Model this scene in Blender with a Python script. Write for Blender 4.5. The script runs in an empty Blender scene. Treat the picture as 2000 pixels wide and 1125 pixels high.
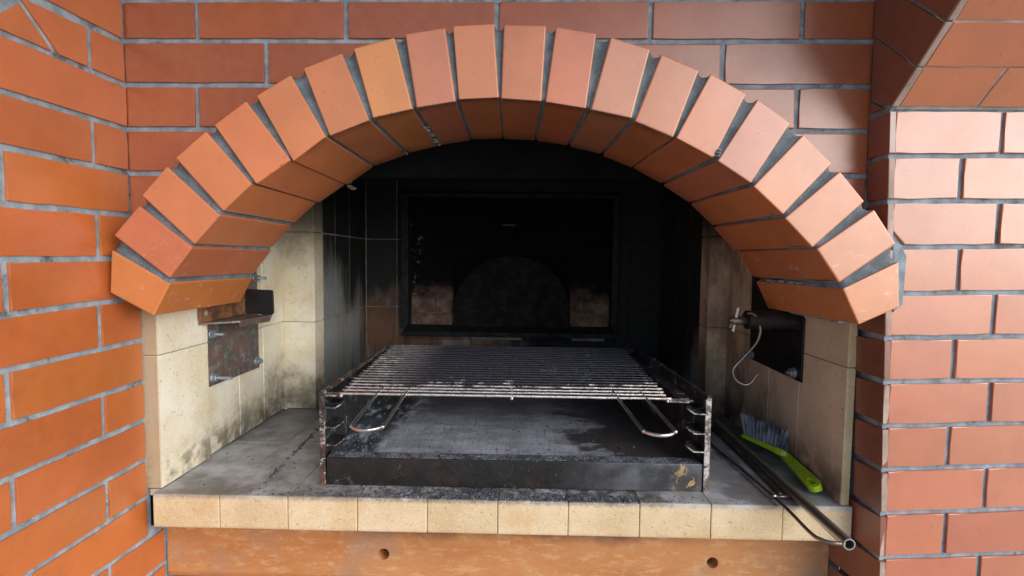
import bpy, bmesh, math, random
from mathutils import Vector, Matrix
random.seed(7)
S = bpy.context.scene
COL = S.collection

# ------------------------------------------------------------------ camera
F, YAW, PITCH, ROLL = 950.0, 0.018, 0.0588, 0.01133
a = Vector((-math.sin(YAW)*math.cos(PITCH), math.cos(YAW)*math.cos(PITCH), -math.sin(PITCH)))
r = Vector((math.cos(YAW), math.sin(YAW), 0)); u = r.cross(a)
r2 = r*math.cos(ROLL)+u*math.sin(ROLL); u2 = -r*math.sin(ROLL)+u*math.cos(ROLL)
cam = bpy.data.cameras.new('camera'); co = bpy.data.objects.new('camera', cam); COL.objects.link(co)
co.matrix_world = Matrix(((r2.x, u2.x, -a.x, 0), (r2.y, u2.y, -a.y, 0), (r2.z, u2.z, -a.z, 0), (0, 0, 0, 1)))
cam.sensor_width = 36; cam.lens = F/2000*36; cam.clip_start = 0.02; cam.clip_end = 2000
S.camera = co

# ------------------------------------------------------------------ daylight
SUN_EL, SUN_AZ = math.radians(25), math.radians(126)     # azimuth from +Y clockwise: from the right front
w = bpy.data.worlds.new('World'); S.world = w; w.use_nodes = True
nt = w.node_tree; bg = nt.nodes['Background']
sky = nt.nodes.new('ShaderNodeTexSky'); sky.sky_type = 'NISHITA'; sky.sun_disc = False
sky.sun_elevation = SUN_EL; sky.sun_rotation = SUN_AZ; sky.air_density = 1.0; sky.dust_density = .4; sky.ozone_density = 1.5
nt.links.new(sky.outputs[0], bg.inputs[0]); bg.inputs[1].default_value = 0.10
sl = bpy.data.lights.new('sun', 'SUN'); sl.energy = 2.3; sl.angle = math.radians(66); sl.color = (1, .965, .925)
so = bpy.data.objects.new('sun', sl); COL.objects.link(so)
sd = Vector((math.sin(SUN_AZ)*math.cos(SUN_EL), math.cos(SUN_AZ)*math.cos(SUN_EL), math.sin(SUN_EL)))
so.rotation_euler = sd.to_track_quat('Z', 'Y').to_euler()
S.view_settings.view_transform = 'Standard'; S.view_settings.look = 'None'
S.view_settings.exposure = 1.0; S.view_settings.gamma = 1
S.render.resolution_x = 1024; S.render.resolution_y = 576

# ------------------------------------------------------------------ materials
class NT:
    def __init__(s, name):
        s.m = bpy.data.materials.new(name); s.m.use_nodes = True; s.t = s.m.node_tree
        s.b = s.t.nodes['Principled BSDF']
        s.geo = s.t.nodes.new('ShaderNodeNewGeometry'); s.oi = s.t.nodes.new('ShaderNodeObjectInfo')
        # per object offset so that no two pieces repeat
        sc = s.t.nodes.new('ShaderNodeVectorMath'); sc.operation = 'SCALE'; sc.inputs[0].default_value = (13, 7, 11)
        s.t.links.new(s.oi.outputs['Random'], sc.inputs['Scale'])
        ad = s.t.nodes.new('ShaderNodeVectorMath'); ad.operation = 'ADD'
        s.t.links.new(s.geo.outputs['Position'], ad.inputs[0]); s.t.links.new(sc.outputs[0], ad.inputs[1])
        s.pos = s.geo.outputs['Position']; s.rpos = ad.outputs[0]
        sp = s.t.nodes.new('ShaderNodeSeparateXYZ'); s.t.links.new(s.pos, sp.inputs[0]); s.X, s.Y, s.Z = sp.outputs
        sn = s.t.nodes.new('ShaderNodeSeparateXYZ'); s.t.links.new(s.geo.outputs['Normal'], sn.inputs[0]); s.NX, s.NY, s.NZ = sn.outputs
    def put(s, sock, v):
        if isinstance(v, (int, float)): sock.default_value = v
        elif isinstance(v, (tuple, list)): sock.default_value = tuple(v) if len(v) == len(sock.default_value) else (*v, 1)
        else: s.t.links.new(v, sock)
    def noise(s, scale, detail=4, rough=.6, vec=None, dist=0, stretch=None):
        n = s.t.nodes.new('ShaderNodeTexNoise'); n.inputs['Scale'].default_value = scale
        n.inputs['Detail'].default_value = detail; n.inputs['Roughness'].default_value = rough; n.inputs['Distortion'].default_value = dist
        v = s.rpos if vec is None else vec
        if stretch:
            m = s.t.nodes.new('ShaderNodeVectorMath'); m.operation = 'MULTIPLY'; m.inputs[1].default_value = stretch
            s.t.links.new(v, m.inputs[0]); v = m.outputs[0]
        s.t.links.new(v, n.inputs['Vector']); return n.outputs['Fac']
    def ramp(s, v, lo, hi, a=0., b=1.):
        n = s.t.nodes.new('ShaderNodeMapRange'); n.interpolation_type = 'SMOOTHSTEP'
        s.put(n.inputs[0], v)
        for i, x in zip((1, 2, 3, 4), (lo, hi, a, b)): n.inputs[i].default_value = x
        return n.outputs[0]
    def math(s, op, a, b=0., c=0., clamp=False):
        n = s.t.nodes.new('ShaderNodeMath'); n.operation = op; n.use_clamp = clamp
        s.put(n.inputs[0], a); s.put(n.inputs[1], b); s.put(n.inputs[2], c); return n.outputs[0]
    def mix(s, f, a, b, mode='MIX'):
        n = s.t.nodes.new('ShaderNodeMix'); n.data_type = 'RGBA'; n.blend_type = mode
        s.put(n.inputs[0], f); s.put(n.inputs[6], a); s.put(n.inputs[7], b); return n.outputs[2]
    def bump(s, h, strength=.3, dist=.002, prev=None):
        n = s.t.nodes.new('ShaderNodeBump'); n.inputs['Strength'].default_value = strength; n.inputs['Distance'].default_value = dist
        s.put(n.inputs['Height'], h)
        if prev is not None: s.t.links.new(prev, n.inputs['Normal'])
        s.t.links.new(n.outputs[0], s.b.inputs['Normal']); return n.outputs[0]
    def set(s, **k):
        for n, v in k.items(): s.put(s.b.inputs[n.replace('_', ' ')], v)
        return s

def m_klinker(name, soffit=False):
    n = NT(name)
    base = n.oi.outputs['Color']
    v = n.ramp(n.noise(10, 5), .3, .75, .90, 1.08)
    c = n.mix(1, base, n.math('MULTIPLY', v, 1.), 'MULTIPLY')
    rv = n.t.nodes.new('ShaderNodeHueSaturation'); n.put(rv.inputs['Color'], c)
    n.put(rv.inputs['Value'], n.math('ADD', .91, n.math('MULTIPLY', n.oi.outputs['Random'], .18)))
    rr = n.math('FRACT', n.math('MULTIPLY', n.oi.outputs['Random'], 17.3))
    n.put(rv.inputs['Hue'], n.math('ADD', .495, n.math('MULTIPLY', rr, .006)))
    c = rv.outputs[0]
    # kiln flashing, dark spots, pale lime specks
    c = n.mix(n.ramp(n.noise(24, 3, dist=.6), .64, .80, 0, .28), c, (.40, .10, .025))
    c = n.mix(n.ramp(n.noise(45, 3, dist=.3), .66, .74, 0, .35), c, (.36, .085, .02))
    c = n.mix(n.ramp(n.noise(190, 3), .67, .75, 0, .65), c, (.12, .04, .02))
    c = n.mix(n.ramp(n.noise(60, 6, .8), .4, .6, 0, .08), c, (.60, .26, .12))
    c = n.mix(n.ramp(n.noise(120, 4, dist=1.5, stretch=(1, .4, 1)), .70, .76, 0, .35), c, (.62, .5, .44))
    if soffit:   # smoke stain on the underside near the crown, ragged
        z = n.math('ADD', n.Z, n.math('MULTIPLY', n.noise(16, 5, vec=n.pos), .10))
        st = n.math('MULTIPLY', n.ramp(z, .16, .30), n.ramp(n.NZ, -.2, -.6))
        edge = n.ramp(n.math('ADD', n.Y, n.math('MULTIPLY', n.noise(60, 5, vec=n.pos), .03)), .785, .822, 1, .38)
        c = n.mix(n.math('MULTIPLY', n.math('MULTIPLY', st, edge), .92), c, (.06, .016, .008))
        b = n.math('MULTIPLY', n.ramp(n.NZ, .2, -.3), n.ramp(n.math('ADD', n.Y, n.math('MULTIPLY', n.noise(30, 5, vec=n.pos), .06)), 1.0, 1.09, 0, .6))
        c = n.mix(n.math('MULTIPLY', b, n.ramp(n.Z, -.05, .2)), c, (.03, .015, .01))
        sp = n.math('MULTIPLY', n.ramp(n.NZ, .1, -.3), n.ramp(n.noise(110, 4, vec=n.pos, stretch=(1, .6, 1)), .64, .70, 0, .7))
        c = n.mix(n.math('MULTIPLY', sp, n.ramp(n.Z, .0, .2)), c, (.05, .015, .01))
        lime = n.math('MULTIPLY', n.ramp(n.noise(42, 6, .75, vec=n.pos, stretch=(1, 1, 1.6)), .58, .66, 0, .65), n.ramp(n.Z, .08, -.04))
        c = n.mix(lime, c, (.62, .46, .38))
    n.set(Base_Color=c, Roughness=n.ramp(n.noise(9, 3), .3, .7, .42, .52), Coat_Weight=.95, Coat_IOR=1.7)
    n.put(n.b.inputs['Coat Roughness'], n.ramp(n.noise(14, 3), .3, .7, .31, .38))
    b = n.bump(n.noise(6, 2), .12, .003); b = n.bump(n.noise(160, 5, .8), .30, .0007, b); n.bump(n.noise(28, 4), .18, .0012, b)
    return n.m

def m_mortar():
    n = NT('grey_mortar')
    c = n.mix(n.ramp(n.noise(38, 5, vec=n.pos), .35, .7), (.19, .225, .255), (.34, .39, .435))
    c = n.mix(n.ramp(n.noise(20, 6, .75, vec=n.pos, dist=.5), .54, .66, 0, .8), c, (.07, .075, .08))
    c = n.mix(n.ramp(n.noise(400, 2, vec=n.pos), .66, .72, 0, .6), c, (.45, .45, .43))
    n.set(Base_Color=c, Roughness=.85)
    b = n.bump(n.noise(60, 5, vec=n.pos), .6, .002); n.bump(n.noise(500, 3, vec=n.pos), .5, .0007, b)
    return n.m

def firetex(n, lo=(.50, .36, .19), hi=(.74, .60, .38)):
    c = n.mix(n.ramp(n.noise(9, 5), .3, .7), lo, hi)
    c = n.mix(n.ramp(n.noise(260, 4, .8), .5, .7, 0, .5), c, (.86, .74, .52))
    c = n.mix(n.ramp(n.noise(170, 4, .7, dist=1), .60, .68, 0, .75), c, (.26, .14, .05))
    return n.mix(n.ramp(n.noise(75, 3, dist=1.5), .69, .73, 0, .6), c, (.14, .09, .045))

def m_fire(name, kind):
    n = NT(name)
    if kind == 'left':
        c = firetex(n, (.70, .60, .41), (.84, .79, .66))
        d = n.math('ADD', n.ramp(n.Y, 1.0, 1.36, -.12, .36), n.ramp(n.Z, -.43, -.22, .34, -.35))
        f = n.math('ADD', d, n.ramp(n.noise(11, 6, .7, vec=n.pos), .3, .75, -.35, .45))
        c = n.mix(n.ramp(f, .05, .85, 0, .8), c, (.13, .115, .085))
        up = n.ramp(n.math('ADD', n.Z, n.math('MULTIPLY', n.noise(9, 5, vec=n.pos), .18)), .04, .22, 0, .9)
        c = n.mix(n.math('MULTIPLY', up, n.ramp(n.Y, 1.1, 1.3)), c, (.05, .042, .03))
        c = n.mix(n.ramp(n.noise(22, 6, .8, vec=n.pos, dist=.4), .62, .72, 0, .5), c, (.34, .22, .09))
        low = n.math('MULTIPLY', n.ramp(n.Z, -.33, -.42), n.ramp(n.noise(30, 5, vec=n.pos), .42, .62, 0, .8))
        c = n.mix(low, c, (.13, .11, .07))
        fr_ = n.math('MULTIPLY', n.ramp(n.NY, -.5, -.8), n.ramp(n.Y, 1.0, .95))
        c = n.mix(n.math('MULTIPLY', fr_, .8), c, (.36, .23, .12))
    elif kind == 'right':
        c = firetex(n, (.58, .42, .28), (.72, .55, .39))
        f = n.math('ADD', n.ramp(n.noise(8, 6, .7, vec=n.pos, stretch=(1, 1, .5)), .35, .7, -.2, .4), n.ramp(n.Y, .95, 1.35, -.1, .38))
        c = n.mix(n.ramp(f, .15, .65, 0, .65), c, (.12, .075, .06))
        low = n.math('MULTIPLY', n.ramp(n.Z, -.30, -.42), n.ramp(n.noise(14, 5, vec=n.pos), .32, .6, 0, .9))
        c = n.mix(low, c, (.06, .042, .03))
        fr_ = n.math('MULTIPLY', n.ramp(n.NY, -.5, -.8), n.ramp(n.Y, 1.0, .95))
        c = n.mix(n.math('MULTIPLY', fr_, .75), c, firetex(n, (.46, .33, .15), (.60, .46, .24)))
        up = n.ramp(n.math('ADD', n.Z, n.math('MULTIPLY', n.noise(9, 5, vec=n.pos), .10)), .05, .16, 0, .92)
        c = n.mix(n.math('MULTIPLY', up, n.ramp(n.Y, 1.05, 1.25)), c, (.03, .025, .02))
    elif kind == 'soot':
        c = firetex(n, (.26, .20, .14), (.40, .34, .26))
        c = n.mix(n.ramp(n.noise(7, 5, vec=n.pos), .3, .6, .2, 1), c, (.27, .29, .30))
        c = n.mix(n.math('MULTIPLY', n.ramp(n.Y, 1.7, 1.78), n.ramp(n.noise(8, 5, vec=n.pos), .3, .55)), c, (.17, .085, .045))
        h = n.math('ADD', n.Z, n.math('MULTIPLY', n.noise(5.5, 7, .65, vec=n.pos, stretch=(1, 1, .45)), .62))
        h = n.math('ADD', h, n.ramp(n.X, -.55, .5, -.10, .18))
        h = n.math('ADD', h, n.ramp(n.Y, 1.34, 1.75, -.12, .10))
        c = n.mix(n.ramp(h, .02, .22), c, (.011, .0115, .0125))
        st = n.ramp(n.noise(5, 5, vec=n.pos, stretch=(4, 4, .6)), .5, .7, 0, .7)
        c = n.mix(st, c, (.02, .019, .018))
    elif kind == 'edge':   # hearth shelf: cream fronts, ash-grey tops
        c = firetex(n, (.58, .42, .235), (.72, .56, .36))
        c = n.mix(n.ramp(n.noise(16, 5, vec=n.pos), .5, .75, 0, .5), c, (.60, .36, .15))
        ash = n.mix(n.ramp(n.noise(14, 6, .7, vec=n.pos), .35, .65), (.29, .285, .28), (.50, .51, .53))
        ash = n.mix(n.ramp(n.noise(6, 5, vec=n.pos), .45, .6, 0, .7), ash, (.13, .115, .10))
        ash = n.mix(n.ramp(n.noise(45, 6, .8, vec=n.pos, stretch=(1, .5, 1)), .60, .68, 0, .85), ash, (.03, .028, .027))
        dx = n.math('ABSOLUTE', n.math('ADD', n.X, .02))
        fr = n.math('ADD', n.ramp(n.Y, .842, 1.0, .5, .25), n.ramp(dx, .15, .5, .22, -.35))
        f = n.math('ADD', fr, n.ramp(n.noise(60, 6, .8, vec=n.pos), .3, .7, -.35, .35))
        ash = n.mix(n.ramp(f, .42, .85, 0, .85), ash, (.045, .05, .058))
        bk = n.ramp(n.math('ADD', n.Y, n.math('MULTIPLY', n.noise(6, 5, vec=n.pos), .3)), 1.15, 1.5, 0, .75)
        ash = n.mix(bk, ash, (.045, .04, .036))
        top = n.math('MULTIPLY', n.ramp(n.NZ, .3, .6), n.ramp(n.math('ADD', n.Y, n.math('MULTIPLY', n.noise(110, 5, vec=n.pos), .012)), .843, .849))
        rim = n.math('MULTIPLY', n.ramp(n.math('ADD', n.Z, n.math('MULTIPLY', n.noise(150, 5, vec=n.pos), .012)), -.432, -.422), .75)
        c = n.mix(n.math('MAXIMUM', top, rim), c, ash)
        und = n.ramp(n.math('ADD', n.Z, n.math('MULTIPLY', n.noise(50, 5, vec=n.pos), .01)), -.476, -.486, 0, .35)
        c = n.mix(und, c, (.40, .20, .09))
    n.set(Base_Color=c, Roughness=.55 if kind == 'edge' else .78)
    if kind in ('left', 'edge'):
        n.set(Roughness=n.ramp(n.NZ, .3, .8, .8, .42))
    b = n.bump(n.noise(25, 5), .4, .003); n.bump(n.noise(220, 5, .8), .6, .0012, b)
    return n.m

def m_plain(name, col, rough=.5, metal=0., bump=0., bs=200, var=.25, coat=0):
    n = NT(name)
    c = n.mix(n.ramp(n.noise(20, 5), .3, .7), tuple(x*(1-var) for x in col), tuple(x*(1+var) for x in col))
    n.set(Base_Color=c, Roughness=rough, Metallic=metal, Coat_Weight=coat)
    if bump: n.bump(n.noise(bs, 4), bump, .001)
    return n.m

def m_steel(name, dark=(.018, .018, .019), rust=(.12, .05, .028), pale=(.30, .31, .32), r1=.55, p1=.62, rough=.5, metal=.35, sc=1., worldpos=True):
    n = NT(name); v = n.pos if worldpos else n.rpos
    c = n.mix(n.ramp(n.noise(9*sc, 6, .7, vec=v), r1, r1+.15), dark, rust)
    c = n.mix(n.ramp(n.noise(26*sc, 7, .75, vec=v, dist=.7), p1, p1+.1, 0, .85), c, pale)
    c = n.mix(n.ramp(n.noise(300*sc, 3, vec=v), .68, .74, 0, .7), c, (.4, .39, .36))
    n.set(Base_Color=c, Metallic=metal, Roughness=n.ramp(n.noise(30*sc, 4, vec=v), .3, .7, rough-.15, rough+.2))
    b = n.bump(n.noise(40*sc, 6, .7, vec=v), .5, .002); n.bump(n.noise(300*sc, 4, .8, vec=v), .5, .001, b)
    return n

KL = m_klinker('glazed_orange_brick'); KA = m_klinker('glazed_arch_brick', True)
MO = m_mortar(); MD = m_mortar()
MD.name = 'dark_grey_mortar'
for n_ in MD.node_tree.nodes:
    if n_.type == 'MIX' and not n_.inputs[6].is_linked: n_.inputs[6].default_value = (.09, .105, .115, 1); n_.inputs[7].default_value = (.165, .19, .21, 1)
FL, FR, FS, FE = (m_fire('firebrick_'+k, k) for k in ('left', 'right', 'soot', 'edge'))
SOOT_SHADE = m_plain('black_soot_and_shade', (.006, .0063, .007), .85, bump=.6, bs=60)
SOOT_SHADE.node_tree.nodes['Principled BSDF'].inputs['Specular IOR Level'].default_value = .03
GROUT = m_plain('pale_grout', (.42, .40, .36), .85, bump=.4)
ZINC = m_plain('zinc_plated_steel', (.36, .41, .44), .42, .7, .2, 300, .15)
WALLEDGE = m_plain('brick_edge', (.42, .30, .24), .7, bump=.3)
RACK = m_steel('burnt_steel', dark=(.035, .036, .04), rust=(.11, .06, .045), pale=(.34, .37, .41), r1=.55, p1=.54).m
BARM = m_steel('burnt_front_bar', dark=(.02, .018, .018), rust=(.045, .024, .016), pale=(.16, .17, .18), r1=.52, p1=.60, rough=.42)
# orange primer patch near the right end, bluish scale on the right half
pn = BARM.t
_c = BARM.b.inputs['Base Color'].links[0].from_socket
_p = BARM.math('MULTIPLY', BARM.ramp(BARM.X, .05, .25), BARM.ramp(BARM.noise(14, 5, vec=BARM.pos), .35, .6, .2, .75))
_c = BARM.mix(_p, _c, (.17, .18, .205))
_p = BARM.math('MULTIPLY', BARM.ramp(BARM.X, .275, .31), BARM.ramp(BARM.noise(34, 6, .7, vec=BARM.pos, dist=1.5), .54, .58, 0, .9))
_c = BARM.mix(_p, _c, (.55, .36, .15)); BARM.put(BARM.b.inputs['Base Color'], _c); BARM = BARM.m
EDGL = m_steel('scorched_brown_edge', dark=(.045, .035, .032), rust=(.13, .065, .045), pale=(.48, .45, .42), r1=.46, p1=.50, rough=.5, metal=.3, sc=2.2).m
EDGE = m_steel('scorched_bare_edge', dark=(.12, .10, .09), rust=(.20, .12, .08), pale=(.60, .58, .52), r1=.50, p1=.46, rough=.5, metal=.3, sc=2.2).m
def m_tray():
    n = NT('ash_coated_tray')
    c = n.mix(n.ramp(n.noise(8, 6, .7, vec=n.pos, stretch=(1, 2.5, 1)), .35, .65), (.27, .29, .32), (.47, .51, .57))
    c = n.mix(n.ramp(n.noise(50, 5, .7, vec=n.pos, stretch=(4, .35, 1)), .56, .66, 0, .6), c, (.05, .052, .056))
    f = n.math('ADD', n.ramp(n.X, -.04, .32), n.ramp(n.noise(7, 6, .7, vec=n.pos, stretch=(1, 2, 1)), .3, .7, -.45, .45))
    c = n.mix(n.ramp(f, .25, .75, 0, .93), c, (.050, .042, .037))
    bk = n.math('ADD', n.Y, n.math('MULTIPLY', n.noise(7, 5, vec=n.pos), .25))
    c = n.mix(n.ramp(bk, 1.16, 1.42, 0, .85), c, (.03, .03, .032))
    l = n.math('ADD', n.math('MULTIPLY', n.X, -1), n.math('MULTIPLY', n.noise(12, 6, .7, vec=n.pos), .14))
    c = n.mix(n.ramp(l, .335, .37, 0, .9), c, (.022, .024, .027))
    wh = n.math('MULTIPLY', n.ramp(l, .30, .345), n.ramp(n.noise(26, 6, .7, vec=n.pos, stretch=(1.5, .5, 1)), .5, .62))
    c = n.mix(n.math('MULTIPLY', wh, .6), c, (.50, .56, .64))
    c = n.mix(n.ramp(n.noise(150, 3, vec=n.pos, stretch=(1, .5, 1)), .70, .74, 0, .9), c, (.012, .012, .013))
    n.set(Base_Color=c, Roughness=n.ramp(n.noise(12, 4, vec=n.pos), .3, .7, .32, .5))
    b = n.bump(n.noise(45, 6, .7, vec=n.pos, stretch=(3, .6, 1)), .5, .003); n.bump(n.noise(260, 4, .8, vec=n.pos), .4, .001, b)
    return n.m
TRAY = m_tray()
def m_wire():
    n = NT('greasy_grate_wire')
    # clean and shiny towards the front and the ends, burnt grease in the middle and back
    d = n.ramp(n.Y, .90, 1.02, 0, 1); dx = n.math('ABSOLUTE', n.math('SUBTRACT', n.X, .02))
    f = n.math('ADD', n.math('SUBTRACT', d, n.ramp(dx, .22, .36, 0, .35)), n.ramp(n.noise(18, 6, .7, vec=n.pos, stretch=(1, .3, 1)), .3, .7, -.45, .45))
    f = n.ramp(f, .3, .62)
    c = n.mix(n.ramp(n.noise(40, 4, vec=n.pos), .5, .7, 0, .55), (.66, .62, .58), (.42, .22, .12))
    lt = n.math('MULTIPLY', n.ramp(n.X, -.18, -.34), .45)
    f = n.math('SUBTRACT', f, lt, clamp=True)
    c = n.mix(f, c, (.045, .045, .056))
    c = n.mix(n.ramp(n.noise(120, 5, .8, vec=n.pos), .58, .64, 0, .9), c, (.012, .011, .010))
    c = n.mix(n.ramp(n.noise(210, 3, vec=n.pos), .68, .73, 0, .6), c, (.5, .5, .5))
    n.set(Base_Color=c, Metallic=n.ramp(f, 0, 1, .8, .45), Roughness=n.ramp(f, 0, 1, .30, .36))
    n.bump(n.noise(260, 4, .8, vec=n.pos), .7, .0015)
    return n.m
WIRE = m_wire()
BRIGHT = m_plain('bare_steel_rod', (.62, .59, .57), .28, .95, .15, 300, .12)
TUBE = m_plain('brushed_stainless_tube', (.62, .58, .54), .38, 1., .05, 500, .1)
DROD = m_plain('heat_browned_rod', (.22, .17, .14), .35, .85, .2, 300, .3)
BRS = m_plain('dull_steel_hook', (.26, .21, .17), .35, .8, .2, 300, .25)
PLATE_L = m_steel('mottled_rusty_plate', dark=(.12, .112, .105), rust=(.19, .125, .105), pale=(.27, .26, .24), r1=.42, p1=.52, rough=.5, metal=.3, sc=2.).m
PLATE_R = m_steel('black_plate', dark=(.012, .011, .011), rust=(.03, .02, .016), pale=(.06, .055, .05), r1=.55, p1=.62, rough=.45, metal=.2).m
BLACK = m_plain('black_scale_steel', (.017, .016, .018), .5, .2, .4, 60)
LIME = m_plain('lime_green_plastic', (.42, .62, .02), .32, 0, .02, 60, .04, .3)
BRISTLE = m_plain('grey_bristle', (.24, .26, .30), .6, 0, 0, 300, .8)
def m_beam():
    n = NT('orange_brown_lintel')
    c = n.mix(n.ramp(n.noise(7, 5, vec=n.pos, stretch=(.6, 1, 2)), .3, .7), (.42, .155, .043), (.53, .23, .08))
    c = n.mix(n.ramp(n.noise(55, 6, .75, vec=n.pos, stretch=(.45, 1, 1.3)), .50, .64, 0, .55), c, (.62, .37, .18))
    c = n.mix(n.ramp(n.noise(36, 6, .75, vec=n.pos, stretch=(.6, 1, 1.2), dist=.6), .60, .70, 0, .6), c, (.22, .09, .035))
    c = n.mix(n.ramp(n.noise(4, 5, vec=n.pos), .50, .66, 0, .75), c, (.36, .20, .12))
    c = n.mix(n.ramp(n.noise(60, 5, .8, vec=n.pos), .58, .66, 0, .3), c, (.58, .36, .20))
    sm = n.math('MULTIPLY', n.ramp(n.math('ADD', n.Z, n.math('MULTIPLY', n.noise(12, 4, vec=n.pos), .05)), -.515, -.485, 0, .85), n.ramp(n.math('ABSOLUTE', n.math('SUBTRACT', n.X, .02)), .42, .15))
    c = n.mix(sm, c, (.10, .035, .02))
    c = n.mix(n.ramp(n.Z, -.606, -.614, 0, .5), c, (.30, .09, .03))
    n.set(Base_Color=c, Roughness=.5)
    b = n.bump(n.noise(60, 6, .7, vec=n.pos, stretch=(.5, 1, 1)), .55, .0025); n.bump(n.noise(300, 3, vec=n.pos), .3, .0006, b)
    return n.m
BEAM = m_beam()
GR = m_plain('sooty_grout', (.30, .29, .26), .85)
PAVE = m_plain('pale_concrete_paving', (.36, .345, .33), .8, bump=.5, bs=40)
ASHM = m_steel('charcoal_crumb', dark=(.035, .038, .045), rust=(.11, .125, .15), pale=(.34, .37, .42), r1=.44, p1=.52, rough=.8, metal=0, sc=6).m

# ------------------------------------------------------------------ object helpers
def setp(o, label=None, cat=None, group=None, kind=None):
    for k, v in (('label', label), ('category', cat), ('group', group), ('kind', kind)):
        if v: o[k] = v
    return o
def empty(name, loc, label, cat, group=None):
    o = bpy.data.objects.new(name, None); o.empty_display_size = .05; COL.objects.link(o)
    o.location = [x/1000 for x in loc]; return setp(o, label, cat, group)
def link(name, bm, mat, parent=None, smooth=False, colour=None):
    """bm holds millimetres in world space; becomes one mesh object whose origin is its own centre."""
    c = sum((v.co for v in bm.verts), Vector())/max(1, len(bm.verts))
    for v in bm.verts: v.co = (v.co-c)/1000
    bmesh.ops.recalc_face_normals(bm, faces=bm.faces)
    me = bpy.data.meshes.new(name); bm.to_mesh(me); bm.free(); me.materials.append(mat)
    if smooth:
        for p in me.polygons: p.use_smooth = True
    o = bpy.data.objects.new(name, me); COL.objects.link(o)
    if parent is not None:
        o.parent = parent; pl = Vector((0, 0, 0)); q = parent
        while q is not None: pl += q.location; q = q.parent
        o.location = c/1000-pl
    else: o.location = c/1000
    if colour: o.color = (*colour, 1)
    return o
def prism(bm, front, back, bevel=1.6, seg=2, allb=False):
    """closed solid between two loops of equal length (mm points)."""
    f = [bm.verts.new(p) for p in front]; b = [bm.verts.new(p) for p in back]; n = len(f)
    ff = bm.faces.new(f); bf = bm.faces.new(b[::-1])
    for i in range(n):
        j = (i+1) % n; bm.faces.new((f[j], f[i], b[i], b[j]))
    if bevel:
        es = list({e for e in (bm.edges if allb else ff.edges) if e.is_valid})
        if not allb: es = [e for e in es if e in ff.edges]
        bmesh.ops.bevel(bm, geom=es, offset=bevel, segments=seg, affect='EDGES', profile=.6, clamp_overlap=True)
def box(bm, x0, x1, y0, y1, z0, z1, bevel=0, seg=2):
    t = bmesh.new()
    prism(t, [(x0, y0, z0), (x1, y0, z0), (x1, y0, z1), (x0, y0, z1)], [(x0, y1, z0), (x1, y1, z0), (x1, y1, z1), (x0, y1, z1)], bevel, seg, True)
    merge(bm, t)
def merge(bm, t):
    m = bpy.data.meshes.new('t'); t.to_mesh(m); t.free(); bm.from_mesh(m); bpy.data.meshes.remove(m)
def B(*a, **k):
    bm = bmesh.new(); box(bm, *a, **k); return bm
def tube(bm, pts, rad, n=10, jit=0., cap=True):
    pts = [Vector(p) for p in pts]; rings = []
    T = (pts[1]-pts[0]).normalized(); up = Vector((0, 0, 1)) if abs(T.z) < .9 else Vector((0, 1, 0))
    N = (up-T*up.dot(T)).normalized()
    for i, p in enumerate(pts):
        t = (pts[min(i+1, len(pts)-1)]-pts[max(i-1, 0)]).normalized()
        N = (N-t*N.dot(t)).normalized(); Bn = t.cross(N)
        rr = (rad[i] if isinstance(rad, (list, tuple)) else rad)*(1+random.uniform(-jit, jit))
        rings.append([bm.verts.new(p+(N*math.cos(k*2*math.pi/n)+Bn*math.sin(k*2*math.pi/n))*rr) for k in range(n)])
    for A, C in zip(rings, rings[1:]):
        for k in range(n): bm.faces.new((A[k], A[(k+1) % n], C[(k+1) % n], C[k]))
    if cap: bm.faces.new(rings[0][::-1]); bm.faces.new(rings[-1])
def smoothline(P, n=8):
    P = [Vector(p) for p in P]; Q = [P[0]]+P+[P[-1]]; o = []
    for i in range(1, len(Q)-2):
        for k in range(n):
            t = k/n; a, b, c, d = Q[i-1:i+3]
            o.append(.5*((2*b)+(c-a)*t+(2*a-5*b+4*c-d)*t*t+(3*b-a-3*c+d)*t**3))
    return o+[P[-1]]

# polygon helpers (mm in the plane of a wall)
def area(p): return .5*sum(p[i][0]*p[(i+1) % len(p)][1]-p[(i+1) % len(p)][0]*p[i][1] for i in range(len(p)))
def ccw(p): return p if area(p) > 0 else p[::-1]
def clip(p, a, b):      # keep what is left of a->b
    o = []; s = lambda q: (b[0]-a[0])*(q[1]-a[1])-(b[1]-a[1])*(q[0]-a[0])
    for i in range(len(p)):
        c, d = p[i], p[(i+1) % len(p)]; sc, sd = s(c), s(d)
        if sc >= 0: o.append(c)
        if sc*sd < 0: t = sc/(sc-sd); o.append((c[0]+(d[0]-c[0])*t, c[1]+(d[1]-c[1])*t))
    return o
def inset(p, g):
    p = ccw(p); gs = g if isinstance(g, (list, tuple)) else [g]*len(p); q = [(-9e3, -9e3), (9e3, -9e3), (9e3, 9e3), (-9e3, 9e3)]
    for i in range(len(p)):
        a, b = p[i], p[(i+1) % len(p)]; L = math.hypot(b[0]-a[0], b[1]-a[1])
        if L < .5: continue
        nx, ny = -(b[1]-a[1])/L*gs[i], (b[0]-a[0])/L*gs[i]
        q = clip(q, (a[0]+nx, a[1]+ny), (b[0]+nx, b[1]+ny))
        if len(q) < 3: return []
    return q
AC, AR = (-34., -384.), 747.
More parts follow.
